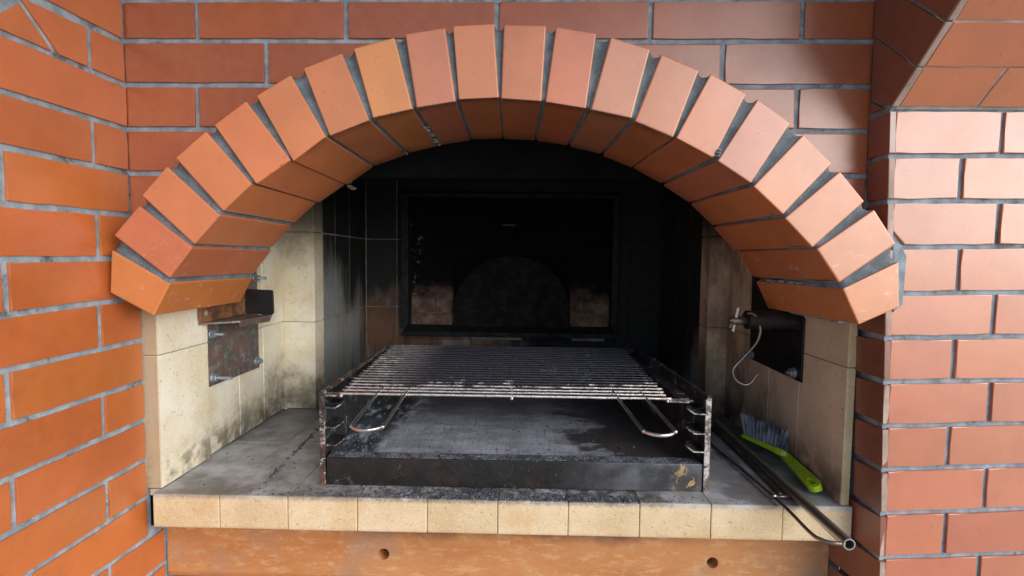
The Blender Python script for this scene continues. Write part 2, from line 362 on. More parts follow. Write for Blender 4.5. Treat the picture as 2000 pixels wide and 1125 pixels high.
def cut_circle(p, R):
    ins = lambda q: math.hypot(q[0]-AC[0], q[1]-AC[1]) < R
    out = []; n = len(p)
    seq = []
    for i in range(n):
        c, d = p[i], p[(i+1) % n]; K = 24; seq.append((c, ins(c), True)); prev = c
        for k in range(1, K+1):
            t = k/K; q = (c[0]+(d[0]-c[0])*t, c[1]+(d[1]-c[1])*t)
            if ins(q) != ins(prev):
                lo, hi = prev, q
                for _ in range(18):
                    m = ((lo[0]+hi[0])/2, (lo[1]+hi[1])/2)
                    if ins(m) == ins(prev): lo = m
                    else: hi = m
                seq.append((lo, False, 'x'))
            prev = q
    if not any(s[1] for s in seq) and not any(s[2] == 'x' for s in seq): return p
    if all(s[1] for s in seq if s[2] != 'x') and not any(s[2] == 'x' for s in seq): return []
    keep = [s for s in seq if not s[1]]; m = len(keep)
    xs = [i for i in range(m) if keep[i][2] == 'x']
    if len(xs) != 2: return [s[0] for s in keep]
    i, j = xs
    # the two crossings are neighbours in the kept loop: put arc points between them
    if (i+1) % m == j: k0 = i
    elif (j+1) % m == i: k0 = j
    else: return [s[0] for s in keep]
    a0, a1 = keep[k0][0], keep[(k0+1) % m][0]
    t0 = math.atan2(a0[1]-AC[1], a0[0]-AC[0]); t1 = math.atan2(a1[1]-AC[1], a1[0]-AC[0])
    pts = [s[0] for s in keep]
    arc = [(AC[0]+R*math.cos(t0+(t1-t0)*k/6), AC[1]+R*math.sin(t0+(t1-t0)*k/6)) for k in range(1, 6)]
    return pts[:k0+1]+arc+pts[k0+1:]
def jitp(c, s=.028):
    f = 1+random.uniform(-s, s); return (c[0]*f, c[1]*f*(1+random.uniform(-s, s)), c[2]*f)
def brick(par, p, fmap, depth, mat, colour, bev=1.8, proud=0., name='brick'):
    if len(p) < 3 or abs(area(p)) < 150: return None
    p = ccw(p); j = .45; pr = proud+random.uniform(-.5, .6); cu = sum(q[0] for q in p)/len(p); cv = sum(q[1] for q in p)/len(p)
    tu, tv = random.uniform(-.004, .004), random.uniform(-.008, .008)
    w_ = []                                   # arrises wander a little instead of running dead straight
    for i in range(len(p)):
        a_, b_ = p[i], p[(i+1) % len(p)]; L_ = math.hypot(b_[0]-a_[0], b_[1]-a_[1]); w_.append(a_)
        if len(p) < 7 and bev > 1.:
            m_ = int(L_/38); nx, ny = (b_[1]-a_[1])/max(L_, .1), -(b_[0]-a_[0])/max(L_, .1)
            for k in range(1, m_+1):
                t_ = k/(m_+1)+random.uniform(-.25, .25)/(m_+1); e_ = random.uniform(-.75, .45); w_.append((a_[0]+(b_[0]-a_[0])*t_+nx*e_, a_[1]+(b_[1]-a_[1])*t_+ny*e_))
    p = w_
    fr = [fmap(q[0]+random.uniform(-j, j), q[1]+random.uniform(-j, j), pr+(q[0]-cu)*tu+(q[1]-cv)*tv) for q in p]
    bk = [fmap(q[0], q[1], -depth) for q in p]
    bm = bmesh.new(); prism(bm, fr, bk, bev)
    return link(name, bm, mat, par, colour=jitp(colour) if colour else None)
def lin(l, u): (a, b), (c, d) = l; return b+(d-b)*(u-a)/(c-a)
def rowpoly(lo, hi, a, b): return [(a, lin(lo, a)), (b, lin(lo, b)), (b, lin(hi, b)), (a, lin(hi, a))]

# colours of the glazed brick; CD has the shade of the left-facing side in it
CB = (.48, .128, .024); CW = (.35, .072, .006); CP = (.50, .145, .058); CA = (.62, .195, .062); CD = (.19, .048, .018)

# ------------------------------------------------------------------ ground
bm = bmesh.new(); bmesh.ops.create_grid(bm, x_segments=2, y_segments=2, size=60000)
for v in bm.verts: v.co.z = -1450
setp(link('paving', bm, PAVE), kind='structure')

# ------------------------------------------------------------------ brick wall over the arch
wall = empty('brick_wall', (-50, 836, -1450), 'orange glazed brick wall face above and behind the brick arch', 'wall')
fm = lambda x, z, w: (x, 836-w, z)
zl = [578, 504, 430, 363, 290, 216, 141, 66, -8, -82]; zr = [581, 507, 434, 366, 293, 220, 146, 73, 0, -74]
LN = [((-677, l), (575, r_)) for l, r_ in zip(zl, zr)]
J = {0: [-553, -299, -45, 210, 460], 1: [-435, -182, 75, 332], 2: [-553, -299, -45, 210, 460], 3: [-435, -182, 75, 332],
     4: [-556, -300, -45, 210, 457], 5: [-430, -180, 75, 335], 6: [-555, 458], 7: [-430, 335], 8: [-555, 458]}
for i in range(9):
    js = [-682]+J[i]+[581]
    for a0, b0 in zip(js, js[1:]):
        p = inset(rowpoly(LN[i+1], LN[i], a0, b0), 4.2)
        # the mortar joint runs on round the arch
        p = cut_circle(p, AR+1)
        brick(wall, p, fm, 40, KL, CW)
bm = bmesh.new(); x0, x1, z0, z1 = -720, 640, -120, 640
ring = []
for k in range(49):
    t = math.radians(-15+210*k/48); c, s = math.cos(t), math.sin(t)
    px, pz = AC[0]+(AR-8)*c, AC[1]+(AR-8)*s
    m = min([(x1-px)/c if c > 1e-6 else 9e9, (x0-px)/c if c < -1e-6 else 9e9, (z1-pz)/s if s > 1e-6 else 9e9, (pz-z0)/-s if s < -1e-6 and pz > z0 else 9e9])
    m = max(m, .5); ring.append(((px, pz), (px+c*m, pz+s*m)))
def wrap(ring, y0, y1):
    bm = bmesh.new(); V = [[bm.verts.new((p[0], y, p[1])) for p in q for y in (y0, y1)] for q in ring]
    for A, C in zip(V, V[1:]):
        for i, j in ((0, 2), (1, 3), (0, 1), (2, 3)): bm.faces.new((A[i], A[j], C[j], C[i]))
    for A in (V[0], V[-1]): bm.faces.new((A[0], A[2], A[3], A[1]))
    return bm
bm.free(); link('mortar', wrap(ring, 839.5, 940), MO, wall)

# ------------------------------------------------------------------ left pillar: its inner face runs towards the camera
lp = empty('brick_pillar', (-780, 640, -1450), 'orange glazed brick side pillar left of the arch, its inner face running towards the camera', 'pillar')
fl = lambda y, z, w: (-677+w, y, z)
LL = [((681, 350), (833, 360)), ((634, 286), (830, 288)), ((631, 211), (834, 215)), ((628, 139), (830, 141)), ((624, 65), (832, 69)),
      ((621, -8), (785, -6)), ((617, -81), (784, -77)), ((614, -154), (850, -152)), ((610, -227), (852, -227)), ((607, -299), (848, -298)),
      ((603, -372), (849, -371)), ((632, -443), (846, -441)), ((739, -514), (878, -518)), ((848, -588), (889, -590))]
LL.append(((700, -662), (889, -664))); LL.append(((700, -736), (889, -738)))
UM = [836, 836, 836, 836, 836, 836, 853, 853, 853, 853, 853, 853, 893, 893, 893]
jn = {0: [768], 1: [], 2: [768, 515], 3: [629], 4: [770, 518], 5: [627], 6: [767, 515], 7: [623], 8: [767, 515], 9: [623], 10: [768, 516], 11: [640], 12: [769, 516], 13: [640], 14: [769, 515]}
D0, D1 = (716, 286), (661, 341)       # the 45 degree joint where the corbelled bricks begin
for i in range(15):
    js = [-62, (188 if i % 2 else 64), (436 if i % 2 else 312)]+sorted(jn[i])+[UM[i]]
    js = sorted(set(js)); js = [q for k_, q in enumerate(js) if k_ == 0 or q-js[k_-1] > 60]
    for a0, b0 in zip(js, js[1:]):
        p = rowpoly(LL[i+1], LL[i], a0, b0)
        if i == 0:
            p = clip(p, D1, D0)
            if len(p) < 3: continue
        e = 4.3
        q = inset(p, e)
        if b0 == UM[i]: q = [(min(x+2.5, b0-1.5) if x > b0-e-1 else x, y) for x, y in q]
        brick(lp, q, fl, 30, KL, CB)
p = clip([(560, 352), (836, 360), (836, 434), (560, 430)], D1, D0); brick(lp, inset(p, 4.3), fl, 30, KL, CB)
p = clip([(500, 434), (836, 434), (836, 508), (500, 508)], D1, D0); brick(lp, inset(p, 4.3), fl, 30, KL, CB)
brick(lp, inset([(716, 286), (661, 341), (606, 286)], 4.3), fl, 30, KL, CB)
for k in range(1, 4):                 # bricks square to the slope, one beyond the other
    o_ = (k-1)*72; q = [(661-o_*.7-8, 341+o_*.7+8), (606-o_*.7-8, 286+o_*.7+8), (606-o_*.7-59, 286+o_*.7+59), (661-o_*.7-59, 341+o_*.7+59)]
    brick(lp, inset(q, 4.3), fl, 30, KL, CB)
bm = B(-900, -680.5, -60, 900, -1450, 640); link('mortar', bm, MO, lp)

# ------------------------------------------------------------------ right pillar
rp = empty('brick_pillar', (760, 790, -1450), 'pinkish glazed brick pillar right of the arch, corbelling out at the top', 'pillar')
XS = lambda z: 574.5+.033*(242-z)
XY = lambda y, z: XS(z)-.15*max(0, min(1, -z/110))*(y-789)
fp = lambda x, z, w: (x, 789-w, z)
PL = [242, 170, 99, 26, -48, -120, -192, -265, -338, -412, -488, -562, -636, -710]; PR = [243, 172, 101, 30, -43, -114, -185, -256, -327, -400, -475, -549, -622, -696]
PLN = [((585, a_), (800, b_)) for a_, b_ in zip(PL, PR)]
pj = [751, 693, 755, 698, 758, 699, 761, 700, 763, 703, 762, 702, 760]
def inset_l(p): return inset(p, 4.3)
for i in range(13):
    xl = (XS(PL[i])+XS(PL[i+1]))/2+8
    js = [xl, pj[i], pj[i]+252, pj[i]+504]
    for a0, b0 in zip(js, js[1:]):
        q = inset(rowpoly(PLN[i+1], PLN[i], a0, b0), 4.)
        if a0 == xl: q = [(x-1.5 if x < xl+6 else x, y) for x, y in q]
        if i == 2: q = clip(q, (588, 55), (614, 27)) if a0 == xl else q      # chamfered where the arch meets it
        brick(rp, q, fp, 30, KL, CP)
    # side slip: its edge shows as a narrow strip beside the front bricks
    zt, zb = PL[i]-4.5, PL[i+1]+4.5
    yb = 835 if zb > -100 else (842 if zb > -480 else 893)
    q = [(787.5, zb), (yb, zb+(3 if i > 3 else 0)), (yb, zt), (787.5, zt)]
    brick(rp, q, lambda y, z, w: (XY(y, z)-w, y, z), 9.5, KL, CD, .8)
    brick(rp, [(XS(PL[i])+.5, zb+.5), (XS(PL[i])+9.5, zb+.5), (XS(PL[i])+9.5, zt-.5), (XS(PL[i])+.5, zt-.5)], lambda x, z, w: (x+XS(z)-XS(PL[i]), 787.6-w, z), 1.5, WALLEDGE, None, .4, 0, 'edge_strip')
# slope
sy, sz = -.730, .684
fs = lambda x, s, w: (x, 787+sy*s-w*sz*1., 243+sz*s+w*sy*1.)
SL = [2, 65, 128, 192, 256, 320]
sj = [[706, 958], [832], [700, 952], [830], [704, 956]]
for i in range(5):
    js = [585]+sj[i]+[1205]
    for a0, b0 in zip(js, js[1:]):
        q = inset([(a0, SL[i]), (b0, SL[i]), (b0, SL[i+1]), (a0, SL[i+1])], [1.3, 2, 1.3, 2])
        brick(rp, q, fs, 25, KL, CA, 1.2)
    q = [(575.5, SL[i]+1.5), (583.5, SL[i]+1.5), (583.5, SL[i+1]-1.5), (575.5, SL[i+1]-1.5)]
    brick(rp, q, fs, 25, WALLEDGE, None, 1., 1.0, 'edge_strip')
fh = lambda y, z, w: (574.5-w, y, z)
E0, E1 = (787, 243), (787+sy*320, 243+sz*320)
for q in ([(834, 246), (796, 244), (812, 256), (834, 270)], [(785, 243), (739, 287), (834, 376), (834, 272), (812, 257)],
          [(739, 287), (693, 330), (836, 464), (836, 376)], [(693, 330), (646, 374), (836, 552), (836, 464)], [(646, 374), (600, 418), (836, 640), (836, 552)]):
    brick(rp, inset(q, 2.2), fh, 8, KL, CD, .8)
# core
bm = bmesh.new()
prof = [(793, -1450), (793, 240), (793+sy*320+4, 240+sz*320), (560, 640), (900, 640), (900, -1450)]
def xcore(y, z): return XS(z)+3.5 if z < 243 else 578
prism(bm, [(xcore(y, z), y, z) for y, z in prof], [(1210, y, z) for y, z in prof], 0)
link('mortar', bm, MO, rp)
bm = bmesh.new(); gp = [(585, -3), (1205, -3), (1205, 322), (585, 322)]
prism(bm, [fs(x, s, -1.2) for x, s in gp], [fs(x, s, -8) for x, s in gp], 0); link('grout', bm, GROUT, rp)

# ------------------------------------------------------------------ canopy, added out of view to shade the upper wall
cn = empty('sky_blocker', (0, 400, 860), 'unseen concrete slab added over the barbecue to shade the upper wall', 'sky_blocker')
link('slab', B(-1500, 1600, -50, 1300, 860, 960, bevel=4), PAVE, cn)
link('chimney_breast', B(-720, 640, 838, 1300, 645, 862), MO, cn)
link('pier', B(-900, -680, 100, 900, 641, 862), MO, cn); link('pier', B(578, 1210, 555, 900, 641, 862), MO, cn)

# ------------------------------------------------------------------ arch
arch = empty('brick_arch', (-34, 900, -110), 'round arch of twenty orange glazed bricks with wide grey joints over the fire opening', 'arch')
IN = [[(-599, -99), (-570, -45)], [(-569, -37), (-531, 12)], [(-529, 19), (-485, 66)], [(-479, 72), (-431, 116)], [(-426, 115), (-369, 154)], [(-366, 153), (-311, 190)], [(-306, 193), (-242, 216)], [(-236, 220), (-174, 235)], [(-167, 237), (-105, 247)], [(-100, 249), (-38, 252)], [(-34, 251), (30, 248)], [(36, 247), (99, 238)], [(106, 236), (170, 221)], [(176, 217), (236, 194)], [(240, 193), (299, 162)], [(305, 157), (360, 123)], [(364, 119), (411, 76)], [(415, 70), (459, 24)], [(467, 21), (503, -32)], [(509, -41), (537, -98)]]
OUT = [[(-671, -62), (-665, 9)], [(-658, 31), (-616, 80)], [(-612, 96), (-570, 142)], [(-554, 156), (-505, 198)], [(-491, 209), (-439, 245)], [(-422, 255), (-367, 287)], [(-347, 297), (-286, 320)], [(-268, 328), (-203, 345)], [(-186, 350), (-123, 360)], [(-110, 361), (-47, 366)], [(-31, 365), (34, 363)], [(50, 361), (112, 351)], [(134, 346), (197, 329)], [(214, 321), (273, 298)], [(290, 291), (346, 260)], [(364, 252), (417, 216)], [(437, 200), (483, 156)], [(496, 143), (537, 98)], [(552, 84), (589, 31)], [(596, 3), (600, -68)]]
tints = {0: (.62, .20, .045), 7: (.64, .25, .06), 9: (.62, .22, .07), 8: (.58, .20, .085), 12: (.62, .22, .10), 15: (.60, .20, .09), 2: (.55, .165, .06), 1: (.56, .155, .06)}
for k, ((i0, i1), (o0, o1)) in enumerate(zip(IN, OUT)):
    sh = -4 if k < 10 else -4-(k-9)*1.0
    fr = [(i0[0], 778, i0[1]), (o0[0], 778, o0[1]), (o1[0], 778, o1[1]), (i1[0], 778, i1[1])]
    bk = [(p[0]+sh, 1033+random.uniform(-1.5, 1.5), p[2]) for p in fr]
    j = [random.uniform(-1.2, 1.2)]*4
    fr = [(p[0], p[1]+j[0], p[2]) for p in fr]
    fr = [(p[0]+random.uniform(-1, 1), p[1], p[2]+random.uniform(-1, 1)) for p in fr]
    bm = bmesh.new(); prism(bm, fr, bk, random.uniform(1.8, 3.2), 3, True)
    link('brick', bm, KA, arch, colour=jitp(tints.get(k, CA), .03))
    if k < 19:      # concave joint between this brick and the next
        n0, n1 = IN[k+1][0], OUT[k+1][0]
        T = []
        m = lambda a_, b_, t: a_+(b_-a_)*t
        bm = bmesh.new(); NV = []
        cx, cz = AC; 
        def rad(p, d): 
            L = math.hypot(p[0]-cx, p[1]-cz); return (p[0]+(p[0]-cx)/L*d, p[1]+(p[1]-cz)/L*d)
        rows = []
        for t in (-.15, .0, .25, .5, .75, 1.0, 1.15):
            dep = 3.5+4.0*math.sin(math.pi*min(1, max(0, t)))
            pi_ = rad((m(i1[0], n0[0], t), m(i1[1], n0[1], t)), 2.5+1.5*math.sin(math.pi*min(1, max(0, t))))
            po_ = rad((m(o1[0], n1[0], t), m(o1[1], n1[1], t)), -3.5-4*math.sin(math.pi*min(1, max(0, t))))
            row = []
            for s in [q/10 for q in range(11)]:
                row.append((m(pi_[0], po_[0], s), 778+dep*(.55+.45*s)+random.uniform(-.5, .5), m(pi_[1], po_[1], s)))
            row = [(pi_[0]+sh*.5, y, pi_[1]) for y in (1030, 950, 870, 800)]+row+[(po_[0], y, po_[1]) for y in (800, 835)]
            rows.append([bm.verts.new(v) for v in row])
        for A, C in zip(rows, rows[1:]):
            for a_ in range(len(A)-1): bm.faces.new((A[a_], A[a_+1], C[a_+1], C[a_]))
        link('mortar', bm, MD, arch, smooth=True)
def smear(p0, p1, n_, w_, t_, mat):
    bm = bmesh.new(); p0, p1 = Vector(p0), Vector(p1)
    for k in range(n_):
        c = p0.lerp(p1, random.random())+Vector((random.gauss(0, w_), 0, random.gauss(0, w_*.5)))
        d = bmesh.ops.create_icosphere(bm, subdivisions=1, radius=random.uniform(1.2, t_), matrix=Matrix.Translation(c) @ Matrix.Diagonal((1.2, 1.8, .7, 1)))
        for v in d['verts']: v.co += Vector([random.uniform(-.6, .6) for _ in range(3)])
    link('mortar_smear', bm, mat, arch)
smear((-175, 880, 235), (-173, 1022, 235), 45, 2.5, 2.8, MO)
smear((-241, 950, 216), (-240, 1028, 216), 14, 1.2, 2.2, MD)
smear((510, 830, -38), (496, 990, -36), 70, 1.6, 3.2, MO)
smear((303, 776, 161), (310, 776, 175), 16, 2.5, 3., MO)
# bedding mortar under the springers and beside the lowest bricks
bm = bmesh.new(); box(bm, -676, -653, 858, 1030, -106, -96, 2)
link('mortar', bm, MO, arch)
bm = bmesh.new(); box(bm, 545, 590, 838, 1020, -103, -97, 2); link('mortar', bm, MO, arch)
bm = bmesh.new(); prism(bm, [(598, 787, -78), (612, 787, -66), (614, 787, 12), (604, 787, 30), (590, 787, 34)], [(598, 800, -78), (612, 800, -66), (614, 800, 12), (604, 800, 30), (590, 800, 34)], 2); link('mortar', bm, MO, arch)

# ------------------------------------------------------------------ hearth shelf
hs = empty('hearth_shelf', (-36, 1100, -488), 'cream firebrick hearth shelf with an ash-grey top under the grill rack', 'hearth')
hx = [-657, -536, -412, -287, -162, -36, 89, 215, 340, 465, 586]
yr = [838, 1088, 1337, 1586, 1800]
for r_ in range(4):
    for a0, b0 in zip(hx, hx[1:]):
        o = 1.3 if r_ == 0 else 1.0; dz = random.uniform(-.6, .6)
        zc = lambda x: -428+(x+36)*.004 if r_ < 9 else 0
        bm = B(a0+.5, b0-.5, yr[r_]+(random.uniform(-.7, .7) if r_ == 0 else .6), yr[r_+1]-.6, -489, -428+dz+(3 if a0 > 200 else 0)*.6, bevel=2.2, seg=2)
        link('brick', bm, FE, hs)
link('side_fill', B(-676, -657.5, 858, 1340, -440, -428.5), FE, hs); link('side_fill', B(562, 586.5, 1000, 1340, -440, -428.5), FE, hs)
link('gap_shade', B(-679.5, -659, 862, 880, -500, -441), SOOT_SHADE, hs)  # black block put in for the darkness deep between shelf and left wall
link('mortar', B(-655, 584, 842, 1798, -486, -430.5), GROUT, hs)

# ------------------------------------------------------------------ firebox lining
fb = empty('firebox', (-36, 1300, -428), 'firebrick lined fire chamber behind the arch, cream at its cheeks and sooty black inside', 'fireplace')
ZR = [-427, -181, 69, 318]
def liner(x0, x1, y0, y1, z0, z1, mat, g=.6):
    link('brick', B(x0+g, x1-g, y0+g, y1-g, z0+g, z1-g, bevel=1.5, seg=1), mat, fb)
for zi in range(3):
    z0, z1 = ZR[zi], ZR[zi+1]
    cz = min(z1, -98) if zi == 1 else z1
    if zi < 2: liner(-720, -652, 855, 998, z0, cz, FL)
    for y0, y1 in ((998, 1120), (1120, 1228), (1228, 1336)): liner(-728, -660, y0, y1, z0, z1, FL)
    liner(-740, -572, 1337, 1400, z0, z1, FL)
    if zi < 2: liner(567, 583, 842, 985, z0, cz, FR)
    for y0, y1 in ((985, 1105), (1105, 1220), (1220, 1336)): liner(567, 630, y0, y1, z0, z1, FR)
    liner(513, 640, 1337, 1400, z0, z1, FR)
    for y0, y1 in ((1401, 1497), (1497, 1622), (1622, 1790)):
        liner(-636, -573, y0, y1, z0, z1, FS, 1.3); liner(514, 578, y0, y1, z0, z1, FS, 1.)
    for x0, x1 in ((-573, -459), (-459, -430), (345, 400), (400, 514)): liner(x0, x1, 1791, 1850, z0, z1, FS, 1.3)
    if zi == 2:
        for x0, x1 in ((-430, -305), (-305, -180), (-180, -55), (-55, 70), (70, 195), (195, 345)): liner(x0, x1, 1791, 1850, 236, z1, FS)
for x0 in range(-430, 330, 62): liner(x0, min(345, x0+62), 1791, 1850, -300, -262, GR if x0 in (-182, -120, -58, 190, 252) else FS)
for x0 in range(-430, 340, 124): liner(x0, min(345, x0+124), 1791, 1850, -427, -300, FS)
bm = bmesh.new()
box(bm, -800, -663, 1000, 1390, -427, 330); box(bm, 570, 700, 990, 1390, -427, 330); box(bm, -700, -574.8, 1402, 1900, -427, 330); box(bm, 517, 700, 1398, 1900, -427, 330)
box(bm, -575, -436, 1794, 1900, -427, 330); box(bm, 350, 516, 1794, 1900, -427, 330); box(bm, -575, 516, 1851, 1900, -427, 330)
def m_joint():
    n = NT('smoked_joint')
    f = n.math('ADD', n.ramp(n.X, -.45, .1), n.ramp(n.noise(14, 6, .7, vec=n.pos), .35, .65, -.25, .55), clamp=True)
    n.set(Base_Color=n.mix(f, (.26, .25, .23), (.013, .013, .014)), Roughness=.9); n.bump(n.noise(200, 4, vec=n.pos), .5, .001); return n.m
link('grout', bm, m_joint(), fb)
link('chamber_roof', B(-800, 700, 941, 1900, 331, 380), SOOT_SHADE, fb)
bm = bmesh.new(); box(bm, -659, 566, 1046, 1056, 172, 330, 2); box(bm, -659, 566, 1056, 1100, 172, 180, 2)
link('smoke_lintel', bm, SOOT_SHADE, fb)
# mortar crumbs at the left end of the lintel
bm = bmesh.new()
for k in range(12):
    x = random.uniform(-372, -358); c = Vector((x, 1042, 160-(x+372)*.8+random.uniform(-6, 6))); q = random.uniform(1.5, 5)
    bmesh.ops.create_icosphere(bm, subdivisions=1, radius=q, matrix=Matrix.Translation(c) @ Matrix.Diagonal((1.5, 1, .8, 1)))
link('crumb', bm, m_plain('sooty_crumb', (.16, .12, .08), .9), fb)

# ------------------------------------------------------------------ baking oven front deep inside
ov = empty('oven_front', (-36, 1800, -258), 'soot-blackened oven front deep in the chamber with an arched door in a steel frame', 'oven')
def frame_bar(p0, p1, p2, p3, y0, y1): 
    bm = bmesh.new(); prism(bm, [(x, y0, z) for x, z in (p0, p1, p2, p3)], [(x, y1, z) for x, z in (p0, p1, p2, p3)], 1.5); return bm
STF = m_steel('sooty_frame_steel', dark=(.009, .010, .011), rust=(.016, .013, .011), pale=(.04, .045, .05), r1=.55, p1=.64, rough=.7, metal=.1).m
for q in ([(-438, -262), (-411, -243), (-411, 222), (-438, 236)], [(352, -262), (330, -243), (330, 222), (352, 236)], [(-438, 236), (-411, 222), (330, 222), (352, 236)]):
    link('frame', frame_bar(*q, 1765, 1792), STF, ov)
bm = bmesh.new(); prism(bm, [(-440, 1762, -285), (356, 1762, -285), (345, 1762, -268), (-432, 1762, -268)], [(-440, 1812, -268), (356, 1812, -268), (330, 1812, -244), (-411, 1812, -244)], 1.5)
link('frame', bm, STF, ov)
NB = m_fire('oven_brick', 'soot'); 
def m_ovenbrick():
    n = NT('smoked_red_brick')
    c = n.mix(n.ramp(n.noise(26, 5), .35, .65), (.15, .075, .055), (.24, .19, .16))
    h = n.math('ADD', n.Z, n.math('MULTIPLY', n.noise(11, 6, .7, vec=n.pos), .26))
    c = n.mix(n.ramp(h, -.07, .05), c, (.0065, .0068, .0072))
    lm = n.math('MULTIPLY', n.ramp(n.noise(60, 5, .8, vec=n.pos), .58, .66), n.ramp(n.X, -.355, -.385))
    c = n.mix(n.math('MULTIPLY', lm, .8), c, (.30, .31, .30))
    n.set(Base_Color=c, Roughness=.85, Specular_IOR_Level=.1); n.bump(n.noise(60, 6, .8), .8, .004); return n.m
OB = m_ovenbrick()
zz = -256; i = 0
while zz < 220:
    for (xa, xb) in ((-410, -252), (184, 329)):
        js = [xa, xa+(95 if i % 2 else 158)-2, xb] if xa < 0 else [xa, xb-(95 if i % 2 else 2), xb]
        js = sorted(set(js))
        for a0, b0 in zip(js, js[1:]):
            if b0-a0 < 8: continue
            link('brick', B(a0+1.5, b0-1.5, 1806+random.uniform(-2, 2), 1850, zz+2.5, zz+50, bevel=1.5, seg=1), OB, ov)
    if zz > 0:
        for k in range(3): link('brick', B(-250+k*145+1.5, -105+k*145-1.5, 1806+random.uniform(-2, 2), 1850, zz+2.5, zz+50, bevel=1.5, seg=1), OB, ov)
    zz += 53; i += 1
link('grout', B(-411, 330, 1812, 1848, -262, 225), OB, ov)
link('spandrel', B(-250, 183, 1803, 1811, -262, 14), SOOT_SHADE, ov)
pts = [(-246, -250)]+[(-34+212*math.cos(math.pi-t*math.pi/28), -205+212*math.sin(t*math.pi/28)) for t in range(29)]+[(178, -250)]
bm = bmesh.new(); prism(bm, [(x, 1790, z) for x, z in pts], [(x, 1811, z) for x, z in pts], 1.5)
link('door', bm, m_steel('sooty_door_steel', dark=(.005, .0047, .0045), rust=(.0075, .006, .005), pale=(.006, .006, .006), r1=.5, p1=.8, rough=.9, metal=0).m, ov)
bm = bmesh.new(); tube(bm, [(x*1.0, 1788, z) for x, z in [(-34+(x+34)*1.012, -205+(z+205)*1.012) for x, z in pts[1:-1]]], 2.5, 6); link('door_rim', bm, STF, ov, True)
bm = bmesh.new(); box(bm, -70, 2, 1770, 1792, 72, 128, 1.5); link('damper_box', bm, SOOT_SHADE, ov)
bm = bmesh.new(); box(bm, -68, -22, 1764, 1769, 121, 126, 1); link('damper_lip', bm, GROUT if False else m_plain('pale_scale', (.10, .10, .095), .7), ov)

# ------------------------------------------------------------------ lintel board under the shelf
bo = empty('lintel_board', (-48, 905, -618), 'orange-brown board with two round holes under the hearth shelf', 'board')
def holed(x0, x1, z0, z1, y, th, holes, R=11):
    bm = bmesh.new(); N = 24; xs = x0
    vs = {}
    def V(x, z):
        k = (round(x, 3), round(z, 3))
        if k not in vs: vs[k] = bm.verts.new((x, y, z))
        return vs[k]
    for hx_, hz in holes:
        a0, b0 = hx_-40, hx_+40
        bm.faces.new((V(xs, z0), V(a0, z0), V(a0, z1), V(xs, z1)))
        rim = []; outer = []
        for k in range(N):
            t = 2*math.pi*k/N+math.pi/4; c, s = math.cos(t), math.sin(t); rim.append(V(hx_+R*c, hz+R*s))
            m = min(40/abs(c) if abs(c) > 1e-6 else 9e9, ((z1-hz) if s > 0 else (hz-z0))/abs(s) if abs(s) > 1e-6 else 9e9)
            outer.append([hx_+m*c, hz+m*s])
        for cx_, cz_ in ((a0, z0), (b0, z0), (b0, z1), (a0, z1)):
            k = min(range(N), key=lambda i_: (outer[i_][0]-cx_)**2+(outer[i_][1]-cz_)**2); outer[k] = [cx_, cz_]
        ov_ = [V(*q) for q in outer]
        for k in range(N): bm.faces.new((rim[k], ov_[k], ov_[(k+1) % N], rim[(k+1) % N]))
        xs = b0
    bm.faces.new((V(xs, z0), V(x1, z0), V(x1, z1), V(xs, z1)))
    bmesh.ops.remove_doubles(bm, verts=bm.verts, dist=.01)
    g = bmesh.ops.extrude_face_region(bm, geom=list(bm.faces)); 
    for v in g['geom']:
        if isinstance(v, bmesh.types.BMVert): v.co.y += th
    return bm
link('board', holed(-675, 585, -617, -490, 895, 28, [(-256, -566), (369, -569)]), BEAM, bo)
link('backing', B(-680, 640, 945, 960, -640, -490), m_plain('pale_clay', (.30, .27, .20), .8), bo)
lw = empty('base_wall', (-48, 905, -1450), 'orange brick base wall showing as a sliver below the lintel board', 'wall')
link('mortar', B(-680, 590, 903, 1000, -1450, -622), MO, lw)
for i in range(3):
    z1 = -623-i*74
    for k in range(6):
        a0 = -690+k*252-(i % 2)*126; b0 = a0+243
        a0, b0 = max(a0, -674), min(b0, 584)
        if b0-a0 > 20: link('brick', B(a0, b0, 899, 920, z1-65, z1, bevel=1.8, seg=1), KL, lw, colour=jitp(CB))

# ------------------------------------------------------------------ grill rack
rk = empty('grill_rack', (-10, 1130, -427), 'blackened steel grill rack with slotted side plates and an ashy tray on the hearth', 'rack')
def skin(quad, th, axis=0):      # thin plate from a quad of points, thickness along an axis
    bm = bmesh.new(); d = Vector((0, 0, 0)); d[axis] = th
    prism(bm, quad, [tuple(Vector(p)+d) for p in quad], .5, 1, True); return bm
SPL = [(-370, 886, -426), (-369, 1376, -426), (-369, 1376, -245), (-370, 886, -252)]
SPR = [(350, 886, -426), (326, 1376, -426), (326, 1376, -241), (350, 886, -248)]
link('side_plate', skin(SPL, 3), RACK, rk); link('side_plate', skin(SPR, -3), RACK, rk)
link('back_plate', B(-366, 323, 1373, 1376, -426, -250), RACK, rk)
